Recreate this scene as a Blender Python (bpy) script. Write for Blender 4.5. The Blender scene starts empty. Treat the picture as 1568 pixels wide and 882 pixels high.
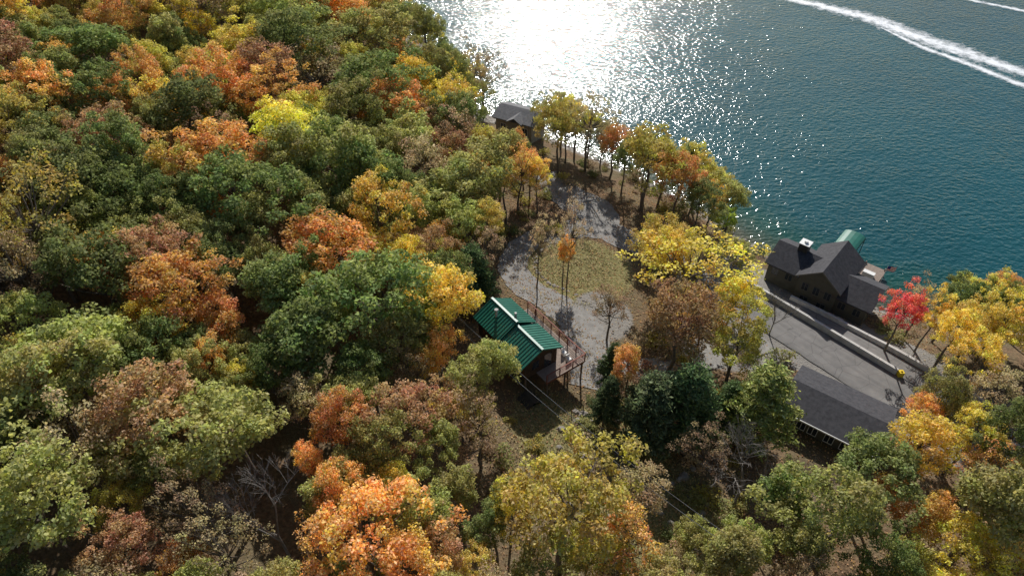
import bpy, math, random
import numpy as np
random.seed(7); rng=np.random.default_rng(11)
scn=bpy.context.scene
col=bpy.context.collection
scn.view_settings.view_transform='Standard'
# ---------------------------------------------------------------- terrain function
SH=[(700,-60),(130,62),(74,69),(53,73),(44,82),(38,90),(33,98),(26,106),(17,114),(6,124),(-4,130),(-12,142),(-22,160),(-30,180),(-42,205),(-70,250),(-160,380),(-900,1500)]
def ssv(a,b,v):
    t=np.clip((v-a)/(b-a),0,1);return t*t*(3-2*t)
def sdv(x,y):
    x=np.asarray(x,float);y=np.asarray(y,float)
    best=np.full(x.shape,1e9);sg=np.ones(x.shape)
    for (ax,ay),(bx,by) in zip(SH,SH[1:]):
        dx,dy=bx-ax,by-ay
        t=np.clip(((x-ax)*dx+(y-ay)*dy)/(dx*dx+dy*dy),0,1)
        q=np.hypot(x-ax-t*dx,y-ay-t*dy)
        m=q<best-1e-6
        best=np.where(m,q,best)
        sg=np.where(m,np.where(dx*(y-ay)-dy*(x-ax)>0,1,-1),sg)
    return best*sg
def hv(x,y):
    x=np.asarray(x,float);y=np.asarray(y,float)
    d=sdv(x,y)
    z=3*ssv(0,5,d)+2*ssv(5,14,d)+.12*np.maximum(0,d-22)+.05*np.maximum(0,d-50)
    z=z+.2*np.clip(-x-8,0,130)*ssv(20,90,y)
    z=np.minimum(z,30+.25*(z-30))
    return np.where(d<0,np.maximum(-8,d*.22),z)
def h(x,y): return float(hv(np.array([x]),np.array([y]))[0])
# ---------------------------------------------------------------- helpers
def newmat(name):
    m=bpy.data.materials.new(name);m.use_nodes=True
    return m,m.node_tree.nodes,m.node_tree.links,m.node_tree.nodes["Principled BSDF"]
def noise(n,l,scale,detail=6,vec=None,rough=.6):
    t=n.new("ShaderNodeTexNoise");t.inputs["Scale"].default_value=scale
    t.inputs["Detail"].default_value=detail;t.inputs["Roughness"].default_value=rough
    if vec is None:
        c=n.new("ShaderNodeTexCoord");vec=c.outputs["Object"]
    l.new(vec,t.inputs["Vector"]);return t
def ramp(n,l,src,stops):
    r=n.new("ShaderNodeValToRGB");e=r.color_ramp.elements
    while len(e)<len(stops): e.new(.5)
    for el,(p,c) in zip(e,stops): el.position=p;el.color=(*c,1)
    l.new(src,r.inputs[0]);return r
def mixc(n,l,f,a,b,mode='MIX'):
    m=n.new("ShaderNodeMix");m.data_type='RGBA';m.blend_type=mode
    for s,v in ((m.inputs[0],f),(m.inputs[6],a),(m.inputs[7],b)):
        if isinstance(v,(int,float)): s.default_value=v
        elif isinstance(v,tuple): s.default_value=(*v,1)
        else: l.new(v,s)
    return m.outputs[2]
def mat(name,c1,c2,scale=3,rough=.8,bump=.2,metal=0,spec=.3,bscale=None):
    m,n,l,p=newmat(name)
    t=noise(n,l,scale);r=ramp(n,l,t.outputs[0],[(.3,c1),(.7,c2)])
    l.new(r.outputs[0],p.inputs["Base Color"])
    p.inputs["Roughness"].default_value=rough;p.inputs["Metallic"].default_value=metal
    p.inputs["Specular IOR Level"].default_value=spec
    if bump:
        t2=noise(n,l,bscale or scale*6);b=n.new("ShaderNodeBump");b.inputs["Strength"].default_value=bump
        b.inputs["Distance"].default_value=.05
        l.new(t2.outputs[0],b.inputs["Height"]);l.new(b.outputs[0],p.inputs["Normal"])
    return m
def mk(name,verts,faces,mats,parent=None,mi=None,smooth=False):
    me=bpy.data.meshes.new(name);me.from_pydata([tuple(v) for v in verts],[],[tuple(f) for f in faces])
    for m in (mats if isinstance(mats,(list,tuple)) else [mats]): me.materials.append(m)
    if mi is not None: me.polygons.foreach_set("material_index",mi)
    if smooth: me.polygons.foreach_set("use_smooth",[True]*len(me.polygons))
    me.update()
    o=bpy.data.objects.new(name,me);col.objects.link(o)
    if parent: o.parent=parent
    return o
def empty(name,loc,rz=0):
    o=bpy.data.objects.new(name,None);col.objects.link(o);o.location=loc;o.rotation_euler=(0,0,rz);o.empty_display_size=.5;return o
class MB:
    def __init__(s): s.v=[];s.f=[]
    def box(s,x0,x1,y0,y1,z0,z1):
        b=len(s.v);s.v+=[(x0,y0,z0),(x1,y0,z0),(x1,y1,z0),(x0,y1,z0),(x0,y0,z1),(x1,y0,z1),(x1,y1,z1),(x0,y1,z1)]
        s.f+=[tuple(b+i for i in q) for q in((0,3,2,1),(4,5,6,7),(0,1,5,4),(1,2,6,5),(2,3,7,6),(3,0,4,7))];return s
    def hexa(s,p):
        b=len(s.v);s.v+=p
        s.f+=[tuple(b+i for i in q) for q in((0,3,2,1),(4,5,6,7),(0,1,5,4),(1,2,6,5),(2,3,7,6),(3,0,4,7))];return s
    def tube(s,p0,p1,r0,r1,k=6):
        p0=np.array(p0,float);p1=np.array(p1,float);d=p1-p0;L=np.linalg.norm(d)
        if L<1e-6:return s
        d/=L;a=np.cross(d,(0,0,1) if abs(d[2])<.9 else (1,0,0));a/=np.linalg.norm(a);c=np.cross(d,a)
        b=len(s.v)
        for (p,r) in((p0,r0),(p1,r1)):
            for i in range(k):
                t=2*math.pi*i/k;s.v.append(tuple(p+r*(math.cos(t)*a+math.sin(t)*c)))
        for i in range(k):
            j=(i+1)%k;s.f.append((b+i,b+j,b+k+j,b+k+i))
        s.f.append(tuple(b+k+i for i in range(k)));return s
    def gx(s,x0,x1,y0,y1,ze,zr,th=.18):
        ym=(y0+y1)/2
        for ya in (y0,y1):
            s.hexa([(x0,ya,ze-th),(x1,ya,ze-th),(x1,ym,zr-th),(x0,ym,zr-th),(x0,ya,ze),(x1,ya,ze),(x1,ym,zr),(x0,ym,zr)])
        return s
    def gy(s,x0,x1,y0,y1,ze,zr,th=.18):
        xm=(x0+x1)/2
        for xa in (x0,x1):
            s.hexa([(xa,y0,ze-th),(xa,y1,ze-th),(xm,y1,zr-th),(xm,y0,zr-th),(xa,y0,ze),(xa,y1,ze),(xm,y1,zr),(xm,y0,zr)])
        return s
    def tri_x(s,x0,x1,y0,y1,z0,z1):
        ym=(y0+y1)/2;b=len(s.v)
        s.v+=[(x0,y0,z0),(x0,y1,z0),(x0,ym,z1),(x1,y0,z0),(x1,y1,z0),(x1,ym,z1)]
        s.f+=[(b,b+2,b+1),(b+3,b+4,b+5),(b,b+3,b+5,b+2),(b+1,b+2,b+5,b+4),(b,b+1,b+4,b+3)];return s
    def tri_y(s,y0,y1,x0,x1,z0,z1):
        xm=(x0+x1)/2;b=len(s.v)
        s.v+=[(x0,y0,z0),(x1,y0,z0),(xm,y0,z1),(x0,y1,z0),(x1,y1,z0),(xm,y1,z1)]
        s.f+=[(b,b+1,b+2),(b+3,b+5,b+4),(b,b+2,b+5,b+3),(b+1,b+4,b+5,b+2),(b,b+3,b+4,b+1)];return s
    def done(s,name,m,parent=None): return mk(name,s.v,s.f,m,parent)
# ---------------------------------------------------------------- materials
M_gravel=mat("gravel",(.19,.182,.172),(.32,.308,.29),1.3,.95,.5,bscale=25)
M_conc=mat("concrete",(.42,.41,.39),(.6,.58,.55),1.5,.85,.2)
M_rock=mat("rock",(.16,.14,.12),(.42,.39,.35),1.2,.9,.4)
M_shingle=mat("dark_shingle",(.032,.032,.038),(.075,.074,.082),2.2,.8,.6,bscale=14)
M_green=mat("green_metal",(.012,.12,.085),(.022,.17,.12),1.2,.38,.05,spec=.5)
M_siding=mat("olive_siding",(.085,.08,.06),(.12,.113,.09),1.2,.8,.2)
M_fascia=mat("fascia_trim",(.12,.11,.095),(.17,.16,.14),1.2,.8,.1)
M_cabwall=mat("brown_siding",(.05,.032,.02),(.09,.055,.035),2,.8,.2)
M_red=mat("stained_wood",(.16,.05,.035),(.26,.09,.06),3,.7,.2)
M_deck=mat("deck_boards",(.22,.17,.14),(.34,.27,.22),3,.8,.2)
M_white=mat("white_trim",(.7,.7,.68),(.85,.85,.82),3,.5,0)
M_glass=mat("window_glass",(.02,.025,.03),(.04,.05,.06),1,.08,0,spec=.8)
M_dark=mat("dark_metal",(.02,.02,.02),(.05,.05,.05),3,.5,0)
M_wood=mat("weathered_wood",(.13,.10,.075),(.22,.18,.14),4,.9,.3)
M_wire=mat("aluminium_wire",(.18,.18,.18),(.25,.25,.25),4,.6,0)
M_yel=mat("yellow_paint",(.7,.5,.03),(.8,.6,.04),4,.5,0)
M_bark=mat("bark",(.09,.075,.06),(.22,.185,.15),3,.95,.4)
M_barkp=mat("pale_bark",(.16,.145,.13),(.3,.275,.25),3,.95,.3)
def leafmat(name,transl=.45):
    m,n,l,p=newmat(name)
    oi=n.new("ShaderNodeObjectInfo");at=n.new("ShaderNodeAttribute");at.attribute_name="lv"
    sp=n.new("ShaderNodeSeparateColor");l.new(at.outputs["Color"],sp.inputs[0])
    def mr(src,a,b):
        q=n.new("ShaderNodeMapRange");l.new(src,q.inputs[0]);q.inputs[3].default_value=a;q.inputs[4].default_value=b;return q.outputs[0]
    hs=n.new("ShaderNodeHueSaturation")
    l.new(mr(sp.outputs[1],.468,.532),hs.inputs["Hue"]);l.new(mr(sp.outputs[0],.5,1.6),hs.inputs["Value"])
    l.new(mr(sp.outputs[2],.7,1.03),hs.inputs["Saturation"])
    l.new(oi.outputs["Color"],hs.inputs["Color"])
    d=n.new("ShaderNodeBsdfDiffuse");l.new(hs.outputs[0],d.inputs[0])
    t=n.new("ShaderNodeBsdfTranslucent");l.new(hs.outputs[0],t.inputs[0])
    mx=n.new("ShaderNodeMixShader");mx.inputs[0].default_value=transl
    l.new(d.outputs[0],mx.inputs[1]);l.new(t.outputs[0],mx.inputs[2])
    l.new(mx.outputs[0],n["Material Output"].inputs[0]);n.remove(p);return m
M_leaf=leafmat("leaves");M_needle=leafmat("needles",.25)
# ---------------------------------------------------------------- ground
def axis(lo,hi,step,far,g=1.28):
    a=list(np.arange(lo,hi+1e-6,step));s=step
    x=hi
    while x<far: s*=g;x+=s;a.append(x)
    s=step;x=lo
    while x>-far: s*=g;x-=s;a.insert(0,x)
    return np.array(a)
def grid(name,xs,ys,zf,m,attr=None):
    X,Y=np.meshgrid(xs,ys);Z=zf(X,Y);nx,ny=len(xs),len(ys)
    V=np.stack([X.ravel(),Y.ravel(),Z.ravel()],1)
    i=np.arange(nx*ny).reshape(ny,nx)
    F=np.stack([i[:-1,:-1].ravel(),i[:-1,1:].ravel(),i[1:,1:].ravel(),i[1:,:-1].ravel()],1)
    o=mk(name,V.tolist(),F.tolist(),m,smooth=True)
    if attr is not None:
        A=attr(X,Y);a=o.data.color_attributes.new("mask",'FLOAT_COLOR','POINT')
        a.data.foreach_set("color",np.stack([c.ravel() for c in A]+[np.ones(X.size)],1).ravel().astype(np.float32))
    return o
def blob(X,Y,cx,cy,rx,ry,soft=.35):
    return 1-ssv(1-soft,1+soft,np.hypot((X-cx)/rx,(Y-cy)/ry))
def gmask(X,Y):
    d=sdv(X,Y)
    grass=np.maximum.reduce([blob(X,Y,8.5,75,9,8),blob(X,Y,9,42,9,7)*.7,blob(X,Y,14,34,8,8)*.8,blob(X,Y,4,46,5,5)*.6,blob(X,Y,30,66,4,8)*.5])
    n=X*.76+Y*.65;s=X*.65-Y*.76
    gravel=np.maximum.reduce([blob(X,Y,12,65,4,5),blob(X,Y,13,89,4,5)*.9,ssv(63,64.5,n)*(1-ssv(79,80.5,n))*ssv(-42,-38,s)*(1-ssv(12,16,s)),blob(X,Y,28,59,7,3.5)*.8])
    shore=ssv(-4,-1,d)*(1-ssv(3,6,d))
    return grass,gravel,shore
m,n,l,p=newmat("forest_ground")
at=n.new("ShaderNodeAttribute");at.attribute_name="mask";sp=n.new("ShaderNodeSeparateColor");l.new(at.outputs["Color"],sp.inputs[0])
n1=noise(n,l,2.5,8);n2=noise(n,l,.25,4);n3=noise(n,l,9,5)
lit=ramp(n,l,n1.outputs[0],[(.25,(.07,.045,.028)),(.5,(.17,.115,.07)),(.72,(.30,.19,.11))]).outputs[0]
lit2=ramp(n,l,n3.outputs[0],[(.3,(.075,.06,.035)),(.7,(.25,.2,.12))]).outputs[0]
lit=mixc(n,l,ramp(n,l,n2.outputs[0],[(.4,(0,0,0)),(.6,(1,1,1))]).outputs[0],lit,lit2)
gr=ramp(n,l,n1.outputs[0],[(.25,(.09,.09,.035)),(.5,(.21,.19,.08)),(.75,(.38,.32,.17))]).outputs[0]
gv=ramp(n,l,n3.outputs[0],[(.3,(.16,.15,.14)),(.7,(.34,.32,.29))]).outputs[0]
vo=n.new("ShaderNodeTexVoronoi");vo.inputs["Scale"].default_value=2.2;tc=n.new("ShaderNodeTexCoord");l.new(tc.outputs["Object"],vo.inputs[0])
st=ramp(n,l,vo.outputs["Color"],[(.2,(.12,.105,.09)),(.8,(.36,.33,.29))]).outputs[0]
def soft(ch,k=.5):
    a=n.new("ShaderNodeMath");a.operation='MULTIPLY_ADD';l.new(n1.outputs[0],a.inputs[0]);a.inputs[1].default_value=k;a.inputs[2].default_value=-k*.5
    b=n.new("ShaderNodeMath");b.operation='ADD';l.new(sp.outputs[ch],b.inputs[0]);l.new(a.outputs[0],b.inputs[1])
    q=n.new("ShaderNodeMapRange");q.inputs[1].default_value=.35;q.inputs[2].default_value=.6;l.new(b.outputs[0],q.inputs[0]);return q.outputs[0]
c=mixc(n,l,soft(0,.9),lit,gr);c=mixc(n,l,soft(1),c,gv);c=mixc(n,l,soft(2),c,st)
l.new(c,p.inputs["Base Color"]);p.inputs["Roughness"].default_value=.95;p.inputs["Specular IOR Level"].default_value=.1
b=n.new("ShaderNodeBump");b.inputs["Strength"].default_value=.8;b.inputs["Distance"].default_value=.25
nb=noise(n,l,3,8);l.new(nb.outputs[0],b.inputs["Height"]);l.new(b.outputs[0],p.inputs["Normal"])
xs=axis(-24,66,1.0,2500);ys=axis(20,112,1.0,2500)
grid("ground",xs,ys,hv,m,gmask)
# ---------------------------------------------------------------- water
m,n,l,p=newmat("lake_water")
at=n.new("ShaderNodeAttribute");at.attribute_name="mask";sp=n.new("ShaderNodeSeparateColor");l.new(at.outputs["Color"],sp.inputs[0])
nn=noise(n,l,.35,5)
ad=n.new("ShaderNodeMath");ad.operation='MULTIPLY_ADD';l.new(nn.outputs[0],ad.inputs[0]);ad.inputs[1].default_value=.25;l.new(sp.outputs[0],ad.inputs[2])
r=ramp(n,l,ad.outputs[0],[(.1,(.10,.095,.06)),(.28,(.04,.07,.045)),(.55,(.007,.072,.058)),(1.0,(.003,.074,.088))])
big=noise(n,l,.018,4);bc=ramp(n,l,big.outputs[0],[(.35,(.85,.88,.88)),(.65,(1.2,1.12,1.1))]).outputs[0]
l.new(mixc(n,l,1.,r.outputs[0],bc,'MULTIPLY'),p.inputs["Base Color"])
p.inputs["Roughness"].default_value=.10;p.inputs["IOR"].default_value=1.33;p.inputs["Specular IOR Level"].default_value=.75
tc=n.new("ShaderNodeTexCoord");mp=n.new("ShaderNodeMapping");l.new(tc.outputs["Object"],mp.inputs[0])
mp.inputs["Rotation"].default_value=(0,0,math.radians(-8));mp.inputs["Scale"].default_value=(.8,1.1,1)
w1=noise(n,l,.4,3,mp.outputs[0],.5);w2=noise(n,l,1.15,2,mp.outputs[0],.55);w3=noise(n,l,.1,2,mp.outputs[0],.5)
a1=n.new("ShaderNodeMath");a1.operation='MULTIPLY';l.new(w1.outputs[0],a1.inputs[0]);a1.inputs[1].default_value=1.0
pw=n.new("ShaderNodeMapRange");l.new(w3.outputs[0],pw.inputs[0]);pw.inputs[1].default_value=.3;pw.inputs[2].default_value=.7;pw.inputs[3].default_value=.75;pw.inputs[4].default_value=1.25
m3=n.new("ShaderNodeMath");m3.operation='MULTIPLY';l.new(w2.outputs[0],m3.inputs[0]);l.new(pw.outputs[0],m3.inputs[1])
a2=n.new("ShaderNodeMath");a2.operation='MULTIPLY_ADD';l.new(m3.outputs[0],a2.inputs[0]);a2.inputs[1].default_value=2.3;l.new(a1.outputs[0],a2.inputs[2])
b=n.new("ShaderNodeBump");b.inputs["Strength"].default_value=1;b.inputs["Distance"].default_value=.125
l.new(a2.outputs[0],b.inputs["Height"]);l.new(b.outputs[0],p.inputs["Normal"])
grid("lake_water",axis(-30,80,2.0,3000),axis(60,180,2.0,3000),lambda X,Y:np.zeros(X.shape),m,
     lambda X,Y:(np.clip(-sdv(X,Y)/16,0,1),)*3)
# ---------------------------------------------------------------- ribbons
def smooth_path(P,step=.8):
    P=[np.array(q,float) for q in P];P=[2*P[0]-P[1]]+P+[2*P[-1]-P[-2]];out=[]
    for i in range(1,len(P)-2):
        a,b_,c_,d_=P[i-1:i+3];k=max(2,int(np.linalg.norm((c_-b_)[:2])/step))
        for j in range(k):
            t=j/k;out.append(.5*((2*b_)+(-a+c_)*t+(2*a-5*b_+4*c_-d_)*t*t+(-a+3*b_-3*c_+d_)*t**3))
    out.append(P[-2]);return out
def ribbon(name,P,m,off,zf=None,jit=0,step=.8,k=6):
    Q=smooth_path(P,step);V=[];F=[]
    for i,q in enumerate(Q):
        t=Q[min(i+1,len(Q)-1)][:2]-Q[max(i-1,0)][:2];t/=np.linalg.norm(t);nn=np.array((-t[1],t[0]))
        w=q[2]*.5
        for j in range(k+1):
            s=-1+2*j/k;ww=w*s
            if j in(0,k): ww+=s*random.uniform(-jit,jit)
            x,y=q[:2]+nn*ww;V.append([x,y,0])
    V=np.array(V);V[:,2]=(hv(V[:,0],V[:,1]) if zf is None else zf)+off
    for i in range(len(Q)-1):
        for j in range(k):
            a=i*(k+1)+j;F.append((a,a+1,a+k+2,a+k+1))
    o=mk(name,V.tolist(),F,m,smooth=True)
    uv=o.data.uv_layers.new(name="UVMap")
    for poly in o.data.polygons:
        for li in poly.loop_indices:
            vi=o.data.loops[li].vertex_index;uv.data[li].uv=((vi%(k+1))/k,(vi//(k+1))*step)
    return o
def RN(nn,s): return (nn*.76+s*.65,nn*.65-s*.76)
m,n,l,p=newmat("road_asphalt")
t=noise(n,l,.7,6);t2=noise(n,l,22,4)
uvn=n.new("ShaderNodeTexCoord");sx=n.new("ShaderNodeSeparateXYZ");l.new(uvn.outputs["UV"],sx.inputs[0])
base=ramp(n,l,t.outputs[0],[(.3,(.14,.135,.13)),(.7,(.20,.19,.18))]).outputs[0]
tr=ramp(n,l,sx.outputs[0],[(0,(.75,.75,.75)),(.12,(1,1,1)),(.2,(1.12,1.12,1.12)),(.32,(.92,.92,.92)),(.45,(1.1,1.1,1.1)),(.5,(.9,.9,.9)),(.58,(1.12,1.12,1.12)),(.7,(.92,.92,.92)),(.8,(1.1,1.1,1.1)),(1,(.75,.75,.75))]).outputs[0]
c=mixc(n,l,1.,base,tr,'MULTIPLY');g=ramp(n,l,t2.outputs[0],[(.3,(.8,.8,.8)),(.7,(1.15,1.15,1.15))]).outputs[0]
c=mixc(n,l,1.,c,g,'MULTIPLY')
# cracks
cv=n.new("ShaderNodeTexVoronoi");cv.feature='DISTANCE_TO_EDGE';cv.inputs["Scale"].default_value=.45
dn=noise(n,l,1.2,4);l.new(mixc(n,l,.12,uvn.outputs["Object"],dn.outputs["Color"],'ADD'),cv.inputs["Vector"])
c=mixc(n,l,1.,c,ramp(n,l,cv.outputs["Distance"],[(0,(.55,.55,.55)),(.018,(1,1,1))]).outputs[0],'MULTIPLY')
l.new(c,p.inputs["Base Color"]);p.inputs["Roughness"].default_value=.8
M_road=m
ribbon("main_road",[(*RN(69.6,s),5.8 if s<-14 else 6.2) for s in (-50,-44,-38,-30,-22,-14,-6,2,10,30)],M_road,.09,jit=.08)
ribbon("lakeside_lane",[(*RN(74.4,s),w) for s,w in ((-31,.8),(-27,2.2),(-22,2.6),(-14,2.9),(-7,3.2),(0,3),(8,2.5))],M_road,.08)
ribbon("driveway_loop",[(6,102,4),(8.8,96,6),(12.4,91.5,7.5),(13.5,87.2,7),(8.7,84.8,4.8),(2.6,80.9,4.2),(.2,75,4.2),(1.6,70.2,4.4),(5.8,66.5,4.8),(8.8,62.6,5.5),(9.8,57,5.2),(8.6,51.5,3.5)],M_gravel,.07,jit=.25)
ribbon("driveway",[(13,88,5),(16.8,83.7,5),(21.4,80.5,4.5),(26,76,4.2),(31,72.2,4.5),(36,68,4)],M_gravel,.074,jit=.2)
ribbon("side_drive",[(9.5,58,4),(15,55.5,3.4),(21,56.5,3.4),(27,59,4),(33,62.5,5)],M_gravel,.066,jit=.2)
def wall(name,pts,th,z0,z1,m,caps=None):
    e=MB()
    Q=smooth_path([(x,y,0) for x,y in pts],2.4)
    for a,b_ in zip(Q,Q[1:]):
        t=(b_-a)[:2];L=np.linalg.norm(t);t/=L;nn=np.array((-t[1],t[0]))
        a2=a[:2]+t*.02;b2=b_[:2]-t*.02;za=h(*a2);zb=h(*b2)
        q=[];
        for zz,tt in ((z0,th),(z1,th*.55)):
            for pt,zg,sg in((a2,za,-1),(b2,zb,-1),(b2,zb,1),(a2,za,1)):
                w=pt+nn*sg*tt/2;q.append((w[0],w[1],zg+zz))
        e.hexa(q)
    return e.done(name,m)
wall("concrete_barrier",[RN(72.9,-34.5),RN(72.9,-24),RN(72.9,-11.5)],.7,-.2,.85,M_conc)
wall("concrete_retaining_wall",[RN(75.2,-28),RN(76.0,-22),RN(76.3,-12),RN(76.2,-4),RN(76.2,2)],.7,-.6,.7,M_conc)
x,y=RN(72.9,-11.1);MB().box(x-.3,x+.3,y-.3,y+.3,h(x,y)-.1,h(x,y)+.85).tube((x,y,h(x,y)+.85),(x,y,h(x,y)+1.0),.2,.05,8).done("yellow_barrier_end",M_yel)
# ---------------------------------------------------------------- wake
m,n,l,p=newmat("foam")
p.inputs["Base Color"].default_value=(.85,.88,.9,1);p.inputs["Roughness"].default_value=.6
tc=n.new("ShaderNodeTexCoord");sx=n.new("ShaderNodeSeparateXYZ");l.new(tc.outputs["UV"],sx.inputs[0])
fall=ramp(n,l,sx.outputs[0],[(0,(0,0,0)),(.25,(.3,.3,.3)),(.5,(.66,.66,.66)),(.75,(.3,.3,.3)),(1,(0,0,0))]).outputs[0]
ns=noise(n,l,.45,10,None,.75)
a=n.new("ShaderNodeMath");a.operation='MULTIPLY_ADD';l.new(ns.outputs[0],a.inputs[0]);a.inputs[1].default_value=1.5;l.new(fall,a.inputs[2])
q=n.new("ShaderNodeMapRange");q.inputs[1].default_value=.94;q.inputs[2].default_value=1.38;l.new(a.outputs[0],q.inputs[0])
tb=n.new("ShaderNodeBsdfTransparent");mx=n.new("ShaderNodeMixShader");l.new(q.outputs[0],mx.inputs[0]);l.new(tb.outputs[0],mx.inputs[1]);l.new(p.outputs[0],mx.inputs[2])
l.new(mx.outputs[0],n["Material Output"].inputs[0]);M_foam=m
ribbon("boat_wake",[(40,222,3),(60,213,5),(81,201.5,8),(97,188,12),(105,175,13),(113,164,12),(121,153,10),(140,130,10),(165,100,9)],M_foam,.03,zf=0,step=1.5)
ribbon("boat_wake",[(98,181,1),(103,169,4),(111,156.5,5),(118,145,5),(136,120,4)],M_foam,.034,zf=0,step=1.5)
ribbon("boat_wake",[(112,225,2),(128,205,3.5),(139,196,4),(150,186,4),(175,160,3)],M_foam,.038,zf=0,step=1.5)
ribbon("boat_wake",[(60,228,2),(75,219,3),(92,207,2)],M_foam,.042,zf=0,step=1.5)
# ---------------------------------------------------------------- buildings
def window(mb_f,mb_g,x0,x1,y,z0,z1,out=-1):
    t=.06
    for (a,b_,c_,d_) in((x0-t,x1+t,z0-t,z0),(x0-t,x1+t,z1,z1+t),(x0-t,x0,z0,z1),(x1,x1+t,z0,z1),((x0+x1)/2-.03,(x0+x1)/2+.03,z0,z1)):
        ya,yb=sorted((y+out*.08,y-out*.02));mb_f.box(a,b_,ya,yb,c_,d_)
    ya,yb=sorted((y+out*.03,y-out*.02));mb_g.box(x0+.001,x1-.001,ya,yb,z0+.001,z1-.001)
cz=h(.55,54.9)
cab=empty("green_roof_cabin",(.55,54.9,0),math.atan2(-.805,.593))
FZ=cz+2.9;EZ=FZ+2.5;RZ=EZ+1.45
MB().box(-4.5,4.5,-2.3,2.3,FZ-.3,EZ-.25).tri_x(-4.5,-4.38,-2.3,2.3,EZ-.25,RZ-.45).tri_x(4.38,4.5,-2.3,2.3,EZ-.25,RZ-.62).done("walls",M_cabwall,cab)
MB().box(-4.2,2.2,-2.0,2.0,cz-1.5,FZ-.3).done("basement",M_dark,cab)
r=MB().gx(-4.9,.1,-2.75,2.75,EZ-.02,RZ+.05,.12).gx(.12,4.9,-3.15,2.95,EZ-.35,RZ-.32,.12)
for i in range(24):
    x=-4.8+i*.42
    for sg in(-1,1):
        if x<.08: y0,y1,ze,zr=sg*2.75,sg*.05,EZ-.02,RZ+.03
        else: y0,y1,ze,zr=(-3.15 if sg<0 else 2.95),-.1+sg*.05,EZ-.35,RZ-.34
        r.hexa([(x-.03,y0,ze),(x+.03,y0,ze),(x+.03,y1,zr),(x-.03,y1,zr),(x-.03,y0,ze+.07),(x+.03,y0,ze+.07),(x+.03,y1,zr+.07),(x-.03,y1,zr+.07)])
r.box(-4.92,.1,-.14,.14,RZ+.02,RZ+.14).box(.12,4.92,-.24,.04,RZ-.35,RZ-.2).box(.1,.16,-2.6,2.6,EZ-.3,EZ+.02)
r.done("roof",M_green,cab)
MB().tube((-2.6,-1.0,EZ+.5),(-2.6,-1.0,RZ+.45),.16,.16,8).tube((-2.6,-1.0,RZ+.45),(-2.6,-1.0,RZ+.55),.28,.22,8).tube((-.9,.5,EZ+.8),(-.9,.5,RZ+.45),.15,.15,8).done("roof_vents",M_conc,cab)
f=MB();g=MB()
for x in(-3.3,-1,1.6,3.4): window(f,g,x-.45,x+.45,2.3,FZ+.5,FZ+1.9,1)
for x in(-2.8,.2,3): window(f,g,x-.4,x+.4,-2.3,FZ+.9,FZ+1.9,-1)
f.done("window_frames",M_red,cab);g.done("window_panes",M_glass,cab)
g=MB().box(4.502,4.53,-1.2,-.3,FZ+.7,FZ+1.8).box(4.502,4.53,.5,1.5,FZ,FZ+2.05);g.done("end_windows",M_glass,cab)
d=MB()
for i in range(74):
    x=-4.4+i*.146;d.box(x,x+.135,2.305 if x<4.5 else -.6,5.0,FZ-.16,FZ-.12)
d.done("deck_boards",M_deck,cab)
d=MB().box(-4.4,6.4,4.9,5.05,FZ-.38,FZ-.165).box(6.3,6.42,-.6,4.895,FZ-.38,FZ-.165)
rl=[(x,5.0) for x in np.linspace(-4.4,6.35,8)]+[(6.35,y) for y in(3.2,1.3,-.55)]
for x,y in rl: d.box(x-.05,x+.05,y-.05,y+.05,FZ-.12,FZ+.98)
d.box(-4.4,6.4,4.93,5.07,FZ+.985,FZ+1.05).box(6.28,6.42,-.6,4.925,FZ+.985,FZ+1.05)
for k in(.15,.4,.65): d.box(-4.4,6.3,4.985,5.015,FZ+k,FZ+k+.03).box(6.335,6.365,-.6,4.98,FZ+k,FZ+k+.03)
d.done("deck_railing",M_red,cab)
d=MB()
for x in(-4,-1.4,1.2,3.8,6.2): d.box(x-.08,x+.08,4.7,4.86,cz-2.5,FZ-.385)
for y in(-.4,2.2): d.box(6.1,6.26,y,y+.16,cz-2.5,FZ-.385)
for x in(2.6,4.3): 
    for y in(-2.1,2.0): d.box(x,x+.16,y,y+.16,cz-2,FZ-.31)
d.done("posts",M_wood,cab)
MB().box(5.1,5.6,3.2,3.7,FZ-.12,FZ+.35).box(5.1,5.16,3.2,3.7,FZ+.35,FZ+.85).box(4.0,4.5,3.4,3.9,FZ-.12,FZ+.35).box(4.0,4.06,3.4,3.9,FZ+.35,FZ+.85).box(4.7,4.95,3.5,3.75,FZ-.12,FZ+.3).done("deck_chairs",M_white,cab)
MB().box(5.0,6.6,-3.6,-1.6,cz-1.6,cz+.5).gx(4.8,6.8,-3.8,-1.4,cz+.5,cz+1.1,.1).done("lean_to",M_dark,cab)
# --- lakeside house
lz=3.0
H=empty("lakeside_house",(36.4,74.5,0),math.atan2(-.655,.756));H.scale=(.93,.93,1)
E1=lz+5.0
MB().box(0,5,.6,7.5,lz-3,E1-.4).box(5.002,10.8,0,8.6,lz-3,E1+.3).box(10.802,15.2,.5,7.2,lz-3,E1-.9)\
  .tri_x(0,.12,.6,7.5,E1-.4,E1+1.1).tri_y(0,.12,5.002,10.8,E1+.3,E1+2.0).tri_x(15.08,15.2,.5,7.2,E1-.9,E1+.5).done("walls",M_siding,H)
MB().gx(-.5,7.6,.1,8.0,E1-.45,E1+1.45,.2).gy(4.5,11.3,-.55,9.2,E1+.15,E1+2.45,.2).gx(8.3,15.8,0,7.7,E1-1,E1+.75,.2).done("roof",M_shingle,H)
MB().gx(-.53,-.5,.08,8.02,E1-.47,E1+1.46,.26).gx(15.8,15.83,-.02,7.72,E1-1.02,E1+.76,.26).gy(4.47,11.33,-.58,-.551,E1+.13,E1+2.46,.26).done("fascia",M_fascia,H)
MB().box(2.6,4.0,3.6,5.0,E1+.6,E1+2.5).done("chimney_box",M_dark,H)
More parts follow.
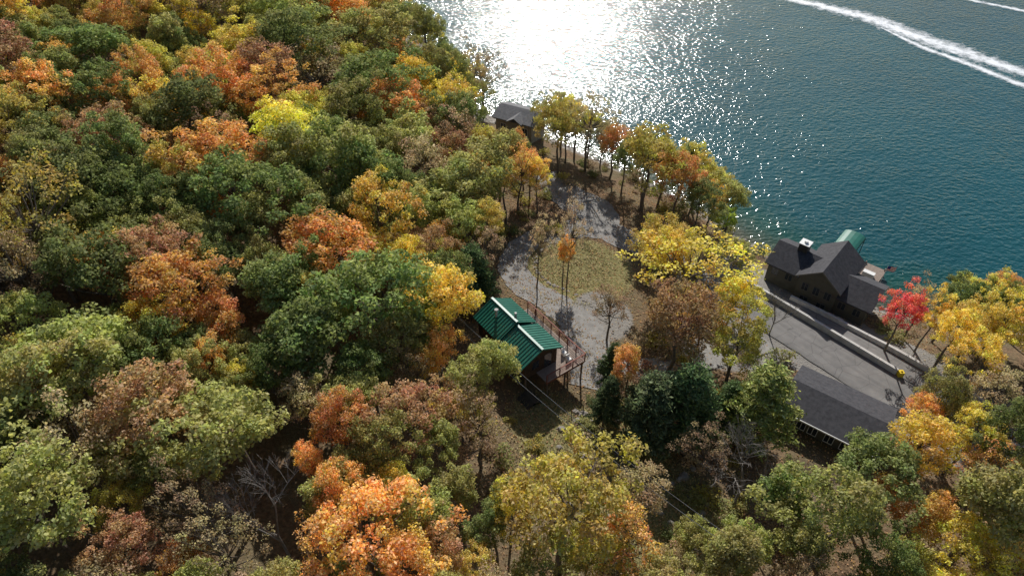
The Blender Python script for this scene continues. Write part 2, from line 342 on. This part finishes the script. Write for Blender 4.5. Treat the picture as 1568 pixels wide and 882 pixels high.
MB().box(2.5,4.1,3.5,5.1,E1+2.505,E1+2.6).tube((3.3,4.3,E1+2.6),(3.3,4.3,E1+2.9),.3,.3,8).done("chimney_cap",M_white,H)
f=MB();g=MB()
for x in(1.2,3.4): window(f,g,x-.5,x+.5,.6,lz+2.9,lz+4,-1)
for x in(6.2,7.9,9.6): window(f,g,x-.45,x+.45,0,lz+3.0,lz+4.2,-1)
for x in(6.6,9.2): window(f,g,x-.6,x+.6,0,lz+.6,lz+2,-1)
for x in(11.8,14): window(f,g,x-.5,x+.5,.5,lz+2.2,lz+3.3,-1)
f.done("window_frames",M_fascia,H);g.done("window_panes",M_glass,H)
MB().box(15.202,15.25,2,3.2,lz+2,lz+3.3).box(15.202,15.25,4.3,5.5,lz+2,lz+3.3).box(-.05,-.002,2,3,lz+2.4,lz+3.6).box(-.05,-.002,4.4,5.4,lz+2.4,lz+3.6).done("side_windows",M_glass,H)
MB().box(4.0,13,8.65,11.5,lz+.2,lz+.4).done("lake_terrace",M_deck,H)
for i,x in enumerate((6.5,7.9,9.3,10.7,12.1)):
    MB().box(x,x+.9,-1.5,-.9,lz+1,lz+1.9).tube((x+.45,-1.2,lz+1.9),(x+.45,-1.2,lz+2.0),.25,.1,8).done("utility_box_%d"%i,M_conc,H)
D=empty("boat_dock",(54.4,81.0,0),math.atan2(-.655,.756))
d=MB()
for i in range(34): d.box(-3+i*.18,-3+i*.18+.165,-2,2.2,.95,1.0)
for i in range(46): d.box(-1.2,.2,-10.3+i*.18,-10.3+i*.18+.165,.95,1.0)
for x in(-2.9,0,2.9):
    for y in(-1.8,2): d.box(x-.08,x+.08,y-.08,y+.08,-2.5,1.4)
d.done("deck",M_deck,D)
d=MB().box(.5,2.2,-1.4,-.6,1.0,1.8).box(-1.5,-.5,-.5,.5,1.0,1.45);d.done("dock_boxes",M_white,D)
C2=empty("boat_lift_canopy",(53.2,84.9,0),math.atan2(-.655,.756))
d=MB();
for k in range(8):
    a0=math.pi*k/8;a1=math.pi*(k+1)/8
    f_=lambda a_:(-1.7*math.cos(a_),3.2+.6*math.sin(a_))
    (x0,z0),(x1,z1)=f_(a0),f_(a1)
    d.hexa([(x0,-2.6,z0),(x1,-2.6,z1),(x1,2.6,z1),(x0,2.6,z0),(x0,-2.6,z0+.05),(x1,-2.6,z1+.05),(x1,2.6,z1+.05),(x0,2.6,z0+.05)])
d.done("canopy",M_green,C2)
d=MB()
for x in(-1.65,1.65):
    for y in(-2.4,2.4): d.tube((x,y,-2.5),(x,y,3.2),.06,.06,6)
d.done("frame",M_dark,C2)
F=empty("flag_pole",(56.2,78.0,0));MB().tube((0,0,-2),(0,0,4.2),.05,.03,6).done("pole",M_white,F)
M_fr=mat("flag_red",(.5,.02,.03),(.6,.04,.05),3,.8,0);M_fb=mat("flag_blue",(.02,.03,.2),(.03,.05,.25),3,.8,0)
v=[];fc=[];mi=[]
for i in range(9):
    for j in range(8): v.append((i*.19,.12*math.sin(i*.9),4.1-j*.13-.02*i))
for i in range(8):
    for j in range(7): fc.append((i*8+j,i*8+j+1,i*8+j+9,i*8+j+8));mi.append(1 if(i<3 and j<4) else (0 if j%2==0 else 2))
mk("flag",v,fc,[M_fr,M_fb,M_white],F,mi)
sz=h(36.3,47.3)
B=empty("dark_roof_house",(36.3,47.6,0),math.atan2(-.605,.796))
MB().box(-4.9,4.9,-3.2,3.4,sz-2,sz+3).tri_x(-4.9,-4.78,-3.2,3.4,sz+3,sz+3.9).tri_x(4.78,4.9,-3.2,3.4,sz+3,sz+3.9).done("walls",M_siding,B)
MB().gx(-5.4,5.4,-3.9,4.1,sz+2.95,sz+4.2,.2).done("roof",M_shingle,B)
MB().box(-5.42,5.42,-4.0,-3.905,sz+2.75,sz+2.93).box(-5.2,-1.5,-5.6,-4.02,sz-.6,sz-.45).done("gutter",M_white,B)
f=MB();g=MB()
for x in(-3.8,-2.5,-1.2,.6,2.3,3.9): window(f,g,x-.45,x+.45,-3.2,sz+.8,sz+2.2,-1)
f.done("window_frames",M_white,B);g.done("window_panes",M_glass,B)
MB().box(-5.6,5.6,4.4,6.1,sz-.1,sz+.12).done("paved_strip",M_gravel,B)
bz=4.3
B2=empty("lakeshore_cottage",(1.6,118.6,0),math.radians(-28))
MB().box(-3.8,3.8,-2.8,2.8,0,bz+3.4).tri_x(-3.8,-3.68,-2.8,2.8,bz+3.4,bz+4.4).tri_x(3.68,3.8,-2.8,2.8,bz+3.4,bz+4.4).done("walls",mat("tan_siding",(.3,.27,.22),(.38,.34,.28),2,.8,.1),B2)
M_gs=mat("grey_shingle",(.15,.15,.155),(.24,.24,.245),2,.9,.4,spec=.1,bscale=14)
MB().gx(-4.3,4.3,-3.4,3.4,bz+3.35,bz+4.7,.2).gy(-1,2.2,-4.0,0,bz+3.45,bz+4.4,.15).done("roof",M_gs,B2)
f=MB();g=MB()
for x in(-2.2,2.4): window(f,g,x-.5,x+.5,-2.8,bz+.9,bz+2.2,-1)
f.done("window_frames",M_white,B2);g.done("window_panes",M_glass,B2)
# ---------------------------------------------------------------- power line
PA=(-9.5,55.5);PB=(17.5,26.5)
for (px,py,hh) in((*PB,9.5),(*PA,10)):
    U=empty("utility_pole",(px,py,h(px,py)),.6)
    MB().tube((0,0,-.5),(0,0,hh),.16,.1,8).done("pole",M_wood,U);MB().box(-.9,.9,-.06,.06,hh-.6,hh-.45).done("crossarm",M_wood,U)
for k,(o1,o2) in enumerate(((-.6,-.7),(.6,.5))):
    A=np.array((PA[0]+o1,PA[1],h(*PA)+9.6));Bq=np.array((PB[0]+o1,PB[1],h(*PB)+9.1));e=MB();N=24;prev=A
    for i in range(1,N+1):
        t=i/N;q=A+(Bq-A)*t;q[2]-=4*1.5*t*(1-t);e.tube(prev,q,.03,.03,4);prev=q
    e.done("power_line",M_wire)
# ---------------------------------------------------------------- trees
def leaf_quads(C_,Rr,n_each,size,flat=.85,lowcut=-.3,aspect=.7,shell=(.55,1.15)):
    Vs=[];As=[]
    for c_,r_ in zip(C_,Rr):
        k=int(n_each*(r_**2))
        d=rng.normal(size=(k,3));d/=np.linalg.norm(d,axis=1)[:,None];d=d[d[:,2]>lowcut];k=len(d)
        rr=r_*rng.uniform(shell[0],shell[1],k)
        pos=c_+d*rr[:,None]*np.array((1,1,flat))+rng.normal(size=(k,3))*.1
        nr=d*.6+np.array((0,0,.5))+rng.normal(size=(k,3))*.55;nr/=np.linalg.norm(nr,axis=1)[:,None]
        t=np.cross(nr,rng.normal(size=(k,3)));t/=np.linalg.norm(t,axis=1)[:,None];b_=np.cross(nr,t)
        s=(size*rng.uniform(.55,1.3,k))[:,None]
        Vs.append(np.stack([pos+t*s,pos+b_*s*aspect,pos-t*s,pos-b_*s*aspect],1).reshape(-1,3))
        a=np.stack([np.clip(rng.random(k)*.75+rng.uniform(-.05,.3),0,1),np.clip(rng.normal(.5,.14,k)+rng.normal(0,.22),0,1),rng.random(k),np.ones(k)],1)
        As.append(np.repeat(a,4,axis=0))
    return np.concatenate(Vs),np.concatenate(As)
def make_proto(name,mb,LV,LA,mbark,mleaf):
    nv=len(mb.v);verts=mb.v+[tuple(q) for q in (LV.tolist() if LV is not None else [])]
    nl=0 if LV is None else len(LV)//4
    faces=mb.f+[(nv+4*i,nv+4*i+1,nv+4*i+2,nv+4*i+3) for i in range(nl)]
    me=bpy.data.meshes.new(name);me.from_pydata(verts,[],faces);me.materials.append(mbark);me.materials.append(mleaf)
    me.polygons.foreach_set("material_index",[0]*len(mb.f)+[1]*nl)
    a=me.color_attributes.new("lv",'FLOAT_COLOR','POINT')
    A=np.full((len(verts),4),.5,np.float32)
    if nl:A[nv:]=LA
    a.data.foreach_set("color",A.ravel());me.update();return me
def deciduous(name,seed,nl=78,n_each=400,size=.145,rz=3.3,cz_=8.2,limbs=14,lr=(.36,.82),low=-.18,twigs=0,bark=None,rough=.42):
    r=random.Random(seed);C_=[];R_=[]
    bumps=[(np.array([r.gauss(0,1),r.gauss(0,1),r.gauss(0,.6)]),r.uniform(-rough,rough*1.3)) for _ in range(8)]
    bumps=[(b/np.linalg.norm(b),a) for b,a in bumps]
    tries=0
    while len(C_)<nl and tries<6000:
        tries+=1
        v=np.array([r.gauss(0,1) for _ in range(3)]);v/=np.linalg.norm(v)
        if v[2]<low: continue
        k=1+sum(a*max(0,float(v@b))**3*1.6 for b,a in bumps)
        q=r.uniform(.5,1.0)*k;rad=r.uniform(*lr)
        c_=np.array((v[0]*3.35*q,v[1]*3.35*q,cz_+v[2]*rz*q))
        if tries<4500 and any(np.linalg.norm(c_-o)<.56*(rad+w) for o,w in zip(C_,R_)): continue
        C_.append(c_);R_.append(rad)
    mb=MB();tp=[np.array((0,0,-1.2))];
    for z in(2,4,5.8,7.4,8.8): tp.append(np.array((r.gauss(0,.16),r.gauss(0,.16),z*cz_/8.2)))
    rad=[.27,.22,.18,.15,.10,.05]
    for i in range(5): mb.tube(tp[i],tp[i+1],rad[i],rad[i+1],7)
    for i,c_ in enumerate(C_[:limbs]):
        st=tp[2+min(2,int(max(0,(c_[2]-5))/1.8))];mid=(st+c_)/2+np.array((0,0,-.35));mb.tube(st,mid,.085,.055,5);mb.tube(mid,c_,.055,.02,5)
        for _ in range(twigs):
            v=np.array([r.gauss(0,1) for _ in range(3)]);v[2]=abs(v[2]);v/=np.linalg.norm(v);mb.tube(mid+(c_-mid)*r.random(),c_+v*R_[i]*1.1,.02,.007,3)
    LV,LA=leaf_quads(C_,R_,n_each,size)
    return make_proto(name,mb,LV,LA,bark or M_bark,M_leaf)
P_oak=[deciduous("oak_tree_mesh",10+i,nl=88) for i in range(7)]
P_map=[deciduous("maple_tree_mesh",30+i,nl=92,size=.13,n_each=420,rz=4.0,lr=(.33,.74)) for i in range(7)]
P_ash=[deciduous("ash_tree_mesh",50+i,nl=56,n_each=220,size=.125,rz=4.2,lr=(.4,.82),limbs=30,twigs=3,low=-.5) for i in range(4)]
def bare(name,seed):
    r=random.Random(seed);mb=MB()
    def br(p,d,L,rad,dep):
        q=p+d*L;mb.tube(p,q,rad,rad*.6,5 if dep<2 else 3)
        if dep>=5:return
        for _ in range(4 if dep<4 else 3):
            v=d+np.array([r.gauss(0,.5),r.gauss(0,.5),r.gauss(.12,.3)]);v/=np.linalg.norm(v)
            br(p+d*L*r.uniform(.6,1),v,L*r.uniform(.55,.8),rad*.55,dep+1)
    br(np.array((0,0,-.8)),np.array((0,0,1.)),4.6,.18,0)
    return make_proto(name,mb,None,None,M_barkp,M_leaf)
P_bare=[bare("bare_tree_mesh",70+i) for i in range(2)]
def pine(name,seed,Ht=12,R=3.4):
    r=random.Random(seed);mb=MB();mb.tube((0,0,-.8),(0,0,Ht*.6),.24,.13,7);mb.tube((0,0,Ht*.6),(0,0,Ht),.13,.03,6)
    P_=[];z=2.2
    while z<Ht-.3:
        f=(z-2.2)/(Ht-2.2);L=R*(1-f)**.75*r.uniform(.8,1.1)+.35;nb_=r.randint(5,7);a0=r.random()*6
        for i in range(nb_):
            a_=a0+i*6.283/nb_+r.uniform(-.3,.3);l_=L*r.uniform(.7,1.1)
            e=np.array((math.cos(a_)*l_,math.sin(a_)*l_,z+l_*r.uniform(-.02,.22)));mb.tube((0,0,z),e,.05,.012,4)
            k=int(75*l_+20);t=rng.uniform(.25,1.05,k)**.8
            pp=np.array((0,0,z))+(e-np.array((0,0,z)))*t[:,None]+rng.normal(size=(k,3))*np.array((.3,.3,.12))*(.35+.65*t[:,None])
            P_.append(pp)
        z+=r.uniform(.5,.75)
    pos=np.concatenate(P_);k=len(pos)
    t=rng.normal(size=(k,3))*np.array((1,1,.6))+pos*np.array((.25,.25,0))+np.array((0,0,.3));t/=np.linalg.norm(t,axis=1)[:,None]
    b_=np.cross(t,rng.normal(size=(k,3)));b_/=np.linalg.norm(b_,axis=1)[:,None];s=rng.uniform(.13,.28,k)[:,None]
    V=np.stack([pos+t*s,pos+b_*s*.36,pos-t*s,pos-b_*s*.36],1).reshape(-1,3)
    A=np.repeat(np.stack([rng.random(k),rng.random(k),rng.random(k),np.ones(k)],1),4,axis=0)
    return make_proto(name,mb,V,A,M_bark,M_needle)
P_pine=[pine("pine_tree_mesh",90+i) for i in range(3)]
def shrubm(name,seed):
    r=random.Random(seed);C_=[np.array((r.uniform(-.8,.8),r.uniform(-.8,.8),r.uniform(.3,1))) for _ in range(9)];R_=[r.uniform(.35,.6) for _ in C_]
    mb=MB()
    for c_ in C_: mb.tube((0,0,-.2),c_,.03,.01,4)
    LV,LA=leaf_quads(C_,R_,330,.11);return make_proto(name,mb,LV,LA,M_bark,M_leaf)
P_shrub=[shrubm("shrub_mesh",s) for s in(1,2,3)]
CO={'G':(.27,.32,.085),'L':(.46,.45,.115),'V':(.64,.54,.08),'Y':(.90,.70,.07),'O':(.82,.46,.085),'R':(.54,.32,.13),'B':(.54,.40,.19),'N':(.3,.2,.1),'P':(.16,.23,.085),'Q':(.42,.47,.11),'S':(.8,.12,.07),'W':(.62,.70,.06)}
NM={'G':'oak_tree','L':'oak_tree','V':'maple_tree','Y':'maple_tree','O':'maple_tree','R':'maple_tree','B':'ash_tree','N':'bare_tree','P':'pine_tree','Q':'pine_tree','S':'sumac_tree','W':'willow_tree'}
placed=[]
def tree(k,x,y,D,off=None,z=None):
    if off is None: off=min(10,3+.8*D)
    if k=='N':me=random.choice(P_bare);sx=D/6.5;sz_=off/7.5
    elif k in'PQ':me=random.choice(P_pine);sx=D/6.6;sz_=off*1.25/12
    elif k=='B':me=random.choice(P_ash);sx=D/7.2;sz_=off/8.2
    elif k in'GLW':me=random.choice(P_oak);sx=D/7.6;sz_=off/8.2
    else:
        me=random.choice(P_map if random.random()<.85 else P_ash);sx=D/7.4;sz_=off/8.2
    o=bpy.data.objects.new(NM[k],me);col.objects.link(o)
    o.location=(x,y,h(x,y) if z is None else z)
    j=random.uniform(.85,1.15);o.scale=(sx*j,sx*random.uniform(.88,1.12),sz_*random.uniform(.88,1.1))
    o.rotation_euler=(random.uniform(-.07,.07),random.uniform(-.07,.07),random.uniform(0,6.28))
    c_=CO[k];v=random.uniform(.8,1.18);g_=random.uniform(.9,1.1);o.color=(min(.92,c_[0]*v),min(.88,c_[1]*v*g_),c_[2]*v,1)
    placed.append((x,y,D))
T="""Y -72 98 7;O -72 105 6;V -69 109 5;G -59 93 10;O -61 106 6;Y -59 104 4;Y -59 115 7;B -54 119 8;L -54 104 6;G -52 104 5;V -51 124 7;Y -44 109 9;V -47 108 5;L -43 124 9;G -38 111 10;O -37 136 8;O -31 134 9;V -28 146 7;L -28 127 10;L -23 135 8;O -20 124 7;L -18 140 7;B -6 134 8;L -10 121 7;L -15 119 8
R -64 84 7;O -59 80 7;G -55 81 7;O -61 89 5;O -52 82 6;O -52 90 6;V -49 101 5;O -42 93 8;G -43 83 9;R -37 97 10;B -32 106 10;G -25 100 11;O -19 99 9;Y -17 113 7;V -31 92 6;L -25 90 8;L -16 90 10;Y -10 107 8;G -9 102 8;L -2 94 7;B -9 95 7;O 1 106 2.6;O -36 90 8
V -59 72 6;G -55 72 6;G -48 64 9;R -48 74 6;G -45 64 7;G -45 71 6;O -56 65 5;L -54 67 5;O -43 76 5;R -40 75 3;O -35 72 9;G -31 66 8;Y -30 78 8;L -27 76 8;L -21 77 9;G -26 84 6;L -18 86 6;B -13 83 7;L -7 78 10;R -10 90 7;G -15 76 5;L -25 70 6;G -19 76 8;L -3 91 6;O 1 89 5
O -54 60 4;V -48 55 8;L -46 59 5;R -49 64 4;L -41 59 6;G -40 63 6;G -38 66 5;L -35 60 6;O -35 65 4;L -29 63 7;O -22 60 9;G -21 71 5;Y -15 67 7;V -16 63 5;R -11 64 6;L -7 72 7;Y -12 61 5
B -47 50 6;Y -51 55 3;G -40 49 9;R -36 54 7;O -32 50 7;G -38 52 5;G -24 51 7;L -28 58 4;G -15 51 9;G -20 46 8;Y -7 54 7;L -12 57 4
L -37 40 9;L -45 44 5;G -33 43 6;O -29 48 5;L -26 45 4;G -38 47 4;V -43 40 5;O -7 48 5;L -3 45 5;G -14 44 5;B -10 45 4;G -23 42 4
L -40 36 6;V -44 38 3;B -38 36 4;R -31 35 7;L -29 41 4;L -23 34 8;B -19 39 5;O -15 36 5;R -9 39 6;L -14 39 5;B -3 39 5;G -40 32 4;B -34 32 6;L -32 31 4;G -29 32 4;O -17 33 3;L -11 35 5;L -6 37 4
Y -39 28 3;L -33 25 7;V -31 29 3;R -28 25 4;B -24 27 4;N -19 28 5;B -21 24 4;V -27 32 3;O -11 25 7;O -7 24 5;O -14 25 4;V -11 30 3;V -3 25 3;V 4 28 8;O 9 27 6;B 11 33 5;V 6 26 4
V 8 102 7;B 13 104 7;V 21 91 9;O 25 87 6;G 28 84 5;W 32 82 3;V 19 72 7;Y 20 66 7;Y 22 63 10;L 30 71 4;B 12 60 4;R 18 52 8;O 13 49 4;O 22 56 5;V 26 54 6;Y 27 61 5;N 34 63 3;N 22 36 6;B 19 38 4;G 33 36 6;L 28 30 7;Y 39 39 6;Y 46 41 4;O 45 37 4
B 52 46 6;G 50 41 5;Y 52 60 4;B 52 63 4;Y 53 57 5;Y 53 52 5;Y 58 56 5;S 48 60 4;L 40 30 8;O 36 31 4;O 34 34 4;L 24 28 5;L 18 26 5;L 48 36 4;V 34 28 4;Y 38 28 5;O 44 28 3;N 28 35 4;G 24 32 5;O 7 71 3
L 2 97 4;O 3 93 4;V -1 86 5;L -4 82 6;O 17 102 5;V 22 97 5;B 16 107 4;Y 4 89 3.5;O 24 93 5
P -5 65 6;P -15 145 4;P 14 44 7;P 18 45 7;P 10 46 3;P 11 52 3;Q 26 44 7;P 23 46 4"""
for it in T.replace("\n",";").split(";"):
    k,x,y,D_=it.split();x=float(x);y=float(y)
    tree(k,x,y,float(D_)*(1.18 if x<-10 else 1.1))
main=list(placed)
def zone(x,y,d):
    nn=x*.76+y*.65
    if d<2.5 or x<-(.62*y+34): return 0
    if 64<nn<79 and x>24: return 0
    if y<31.5 and x<52: return 1 if not(-2<x<16 and y>29) else .2
    if x>44 and y<49: return .9
    if 52<x<80 and y<66: return .75
    if y>=100 and x<14: return .85 if not(-7<x<9 and y>98) else 0
    if x<-7 : return 1
    if x<-4 and y<48: return .6
    if 17<x<34 and 86<y<106: return .6
    if -8<x<-3 and 64<y<100: return .95
    return 0
gy=16.
pts=[]
while gy<200:
    stp=3.3 if gy<75 else 3.9
    gx_=-95.
    while gx_<82:
        pts.append((gx_+random.uniform(-1.4,1.4),gy+random.uniform(-1.4,1.4)));gx_+=stp
    gy+=stp
PX=np.array(pts);DD=sdv(PX[:,0],PX[:,1]);HH=hv(PX[:,0],PX[:,1])
mainA=np.array(main)
for (x,y),d_,z_ in zip(pts,DD,HH):
    pz=zone(x,y,d_)
    if random.random()>pz: continue
    dist=np.hypot(mainA[:,0]-x,mainA[:,1]-y)
    if (dist<mainA[:,2]*.34+.8).any(): continue
    D_=random.uniform(3.8,6.0)*(.85 if y<45 else 1.1)
    k=random.choices('GLVYORB',(20,30,20,9,9,3,9))[0]
    tree(k,x,y,D_,off=min(9,2.6+.85*D_),z=z_)
for x,y in((3.4,70.0),(7.6,70.5)):
    tree('B',x,y,3.2,off=9)
n=0
for _ in range(1500):
    x=random.uniform(-8,62);y=random.uniform(24,112);d_=h(x,y)
    sd_=float(sdv(np.array([x]),np.array([y]))[0]);nn=x*.76+y*.65
    if sd_<1.5 or (64.5<nn<77.5 and x>26 and y>42):continue
    if math.hypot(x-.5,y-55)<8 or math.hypot(x-8,y-70)<13 or (7<x<18 and 80<y<97) or math.hypot(x-36,y-47)<8 or math.hypot(x-43,y-73)<10: continue
    n+=1
    if n>280:break
    o=bpy.data.objects.new("shrub",random.choice(P_shrub));col.objects.link(o);o.location=(x,y,d_);s=random.uniform(.5,1.4);o.scale=(s,s,s*random.uniform(.6,1));o.rotation_euler=(0,0,random.random()*6)
    c_=CO[random.choice('LVBBRLVG')];o.color=(c_[0]*.7,c_[1]*.7,c_[2]*.8,1)
def scatter(name,N,f,m,blade):
    X=rng.uniform(-10,60,N);Y=rng.uniform(24,100,N);keep=f(X,Y);X=X[keep];Y=Y[keep];Z=hv(X,Y)
    k=len(X)
    if blade:
        a=rng.uniform(0,6.28,k);w=.05;t=np.stack([np.cos(a)*w,np.sin(a)*w,a*0],1);tip=rng.normal(size=(k,3))*.12+np.array((0,0,.3));hh=rng.uniform(.5,1.3,k)[:,None]
        P0=np.stack([X,Y,Z+.02],1);V=np.stack([P0-t,P0+t,P0+tip*hh+t*.2,P0+tip*hh-t*.2],1)
    else:
        P0=np.stack([X,Y,Z+.1],1);nr=rng.normal(size=(k,3))*.35+np.array((0,0,1));nr/=np.linalg.norm(nr,axis=1)[:,None]
        t=np.cross(nr,rng.normal(size=(k,3)));t/=np.linalg.norm(t,axis=1)[:,None];b_=np.cross(nr,t);s=rng.uniform(.05,.12,k)[:,None]
        V=np.stack([P0+t*s,P0+b_*s,P0-t*s,P0-b_*s],1)
    V=V.reshape(-1,3);F_=np.arange(len(V)).reshape(-1,4)
    o=mk(name,V.tolist(),F_.tolist(),m)
    at_=o.data.color_attributes.new("lv",'FLOAT_COLOR','POINT');A=np.repeat(np.stack([rng.random(k),rng.random(k),rng.random(k),np.ones(k)],1),4,axis=0)
    at_.data.foreach_set("color",A.ravel().astype(np.float32));return o
def offroad(X,Y):
    nn=X*.76+Y*.65
    return ~((nn>65)&(nn<77.5)&(X>24))&(sdv(X,Y)>2)&(np.hypot(X-.5,Y-55)>5)
o=scatter("dry_grass",90000,lambda X,Y:offroad(X,Y)&(gmask(X,Y)[0]>.3)&(np.abs(np.hypot((X-8)/7.2,(Y-76)/6.2)-1.15)>.25),M_leaf,True);o.color=(.40,.35,.17,1)
o=scatter("fallen_leaves",50000,lambda X,Y:offroad(X,Y)&((gmask(X,Y)[1]<.5)|(rng.random(X.shape)<.15)),M_leaf,False);o.color=(.5,.32,.14,1)
def rocks(name,pts_):
    V=[];F_=[]
    for (x,y,z,s) in pts_:
        b_=len(V);k=6
        sx_,sy_,szz=s*random.uniform(.7,1.3),s*random.uniform(.7,1.3),s*random.uniform(.5,.9);a0=random.random()*6
        for ring,(rr,zz) in enumerate(((1,-.4),(1.05,.15),(.6,.75))):
            for i in range(k):
                a=a0+i*6.283/k;q=rr*random.uniform(.8,1.15);V.append((x+sx_*q*math.cos(a),y+sy_*q*math.sin(a),z+szz*zz*random.uniform(.85,1.15)))
        for ring in(0,1):
            for i in range(k): F_.append((b_+ring*k+i,b_+ring*k+(i+1)%k,b_+(ring+1)*k+(i+1)%k,b_+(ring+1)*k+i))
        F_.append(tuple(b_+2*k+i for i in range(k)))
    return mk(name,V,F_,M_rock)
R_=[]
P_=smooth_path([(x,y,0) for x,y in SH[1:14]],1.0)
for q in P_:
    for _ in range(3):
        x=q[0]+random.gauss(0,1.3);y=q[1]+random.gauss(0,1.3);R_.append((x,y,max(h(x,y),-.6),random.uniform(.15,.55)))
rocks("shore_rocks",R_)
R_=[]
for q in smooth_path([(13.2,58,0),(12.9,62,0),(11.6,65.6,0),(8.5,69.1,0),(5,71.3,0),(3.2,75,0),(4.6,79.2,0),(9,82,0)],.55): R_.append((q[0]+random.gauss(0,.15),q[1]+random.gauss(0,.15),h(q[0],q[1]),random.uniform(.16,.34)))
rocks("stone_border",R_)
rocks("boulders",[(x,y,h(x,y),random.uniform(.2,.6)) for x,y in [(random.uniform(4,20),random.uniform(33,48)) for _ in range(70)]])
# ---------------------------------------------------------------- light, sky, camera
EL=35;AZ=3.5
w=bpy.data.worlds.new("World");scn.world=w;w.use_nodes=True;nt=w.node_tree
s=nt.nodes.new("ShaderNodeTexSky");s.sky_type='NISHITA';s.sun_disc=False;s.sun_elevation=math.radians(EL);s.sun_rotation=math.radians(AZ)
bg=nt.nodes["Background"];bg.inputs[1].default_value=.08;nt.links.new(s.outputs[0],bg.inputs[0])
L=bpy.data.lights.new("sun",'SUN');L.energy=5;L.angle=math.radians(.5);L.color=(1,.96,.9)
o=bpy.data.objects.new("sun",L);col.objects.link(o);o.rotation_euler=(-math.radians(90-EL),0,-math.radians(AZ))
cd=bpy.data.cameras.new("camera");cd.sensor_width=36;cd.lens=24;cd.clip_end=6000;cd.clip_start=.5
c=bpy.data.objects.new("camera",cd);col.objects.link(c);c.location=(0,0,70);c.rotation_euler=(math.radians(48),0,0);scn.camera=c
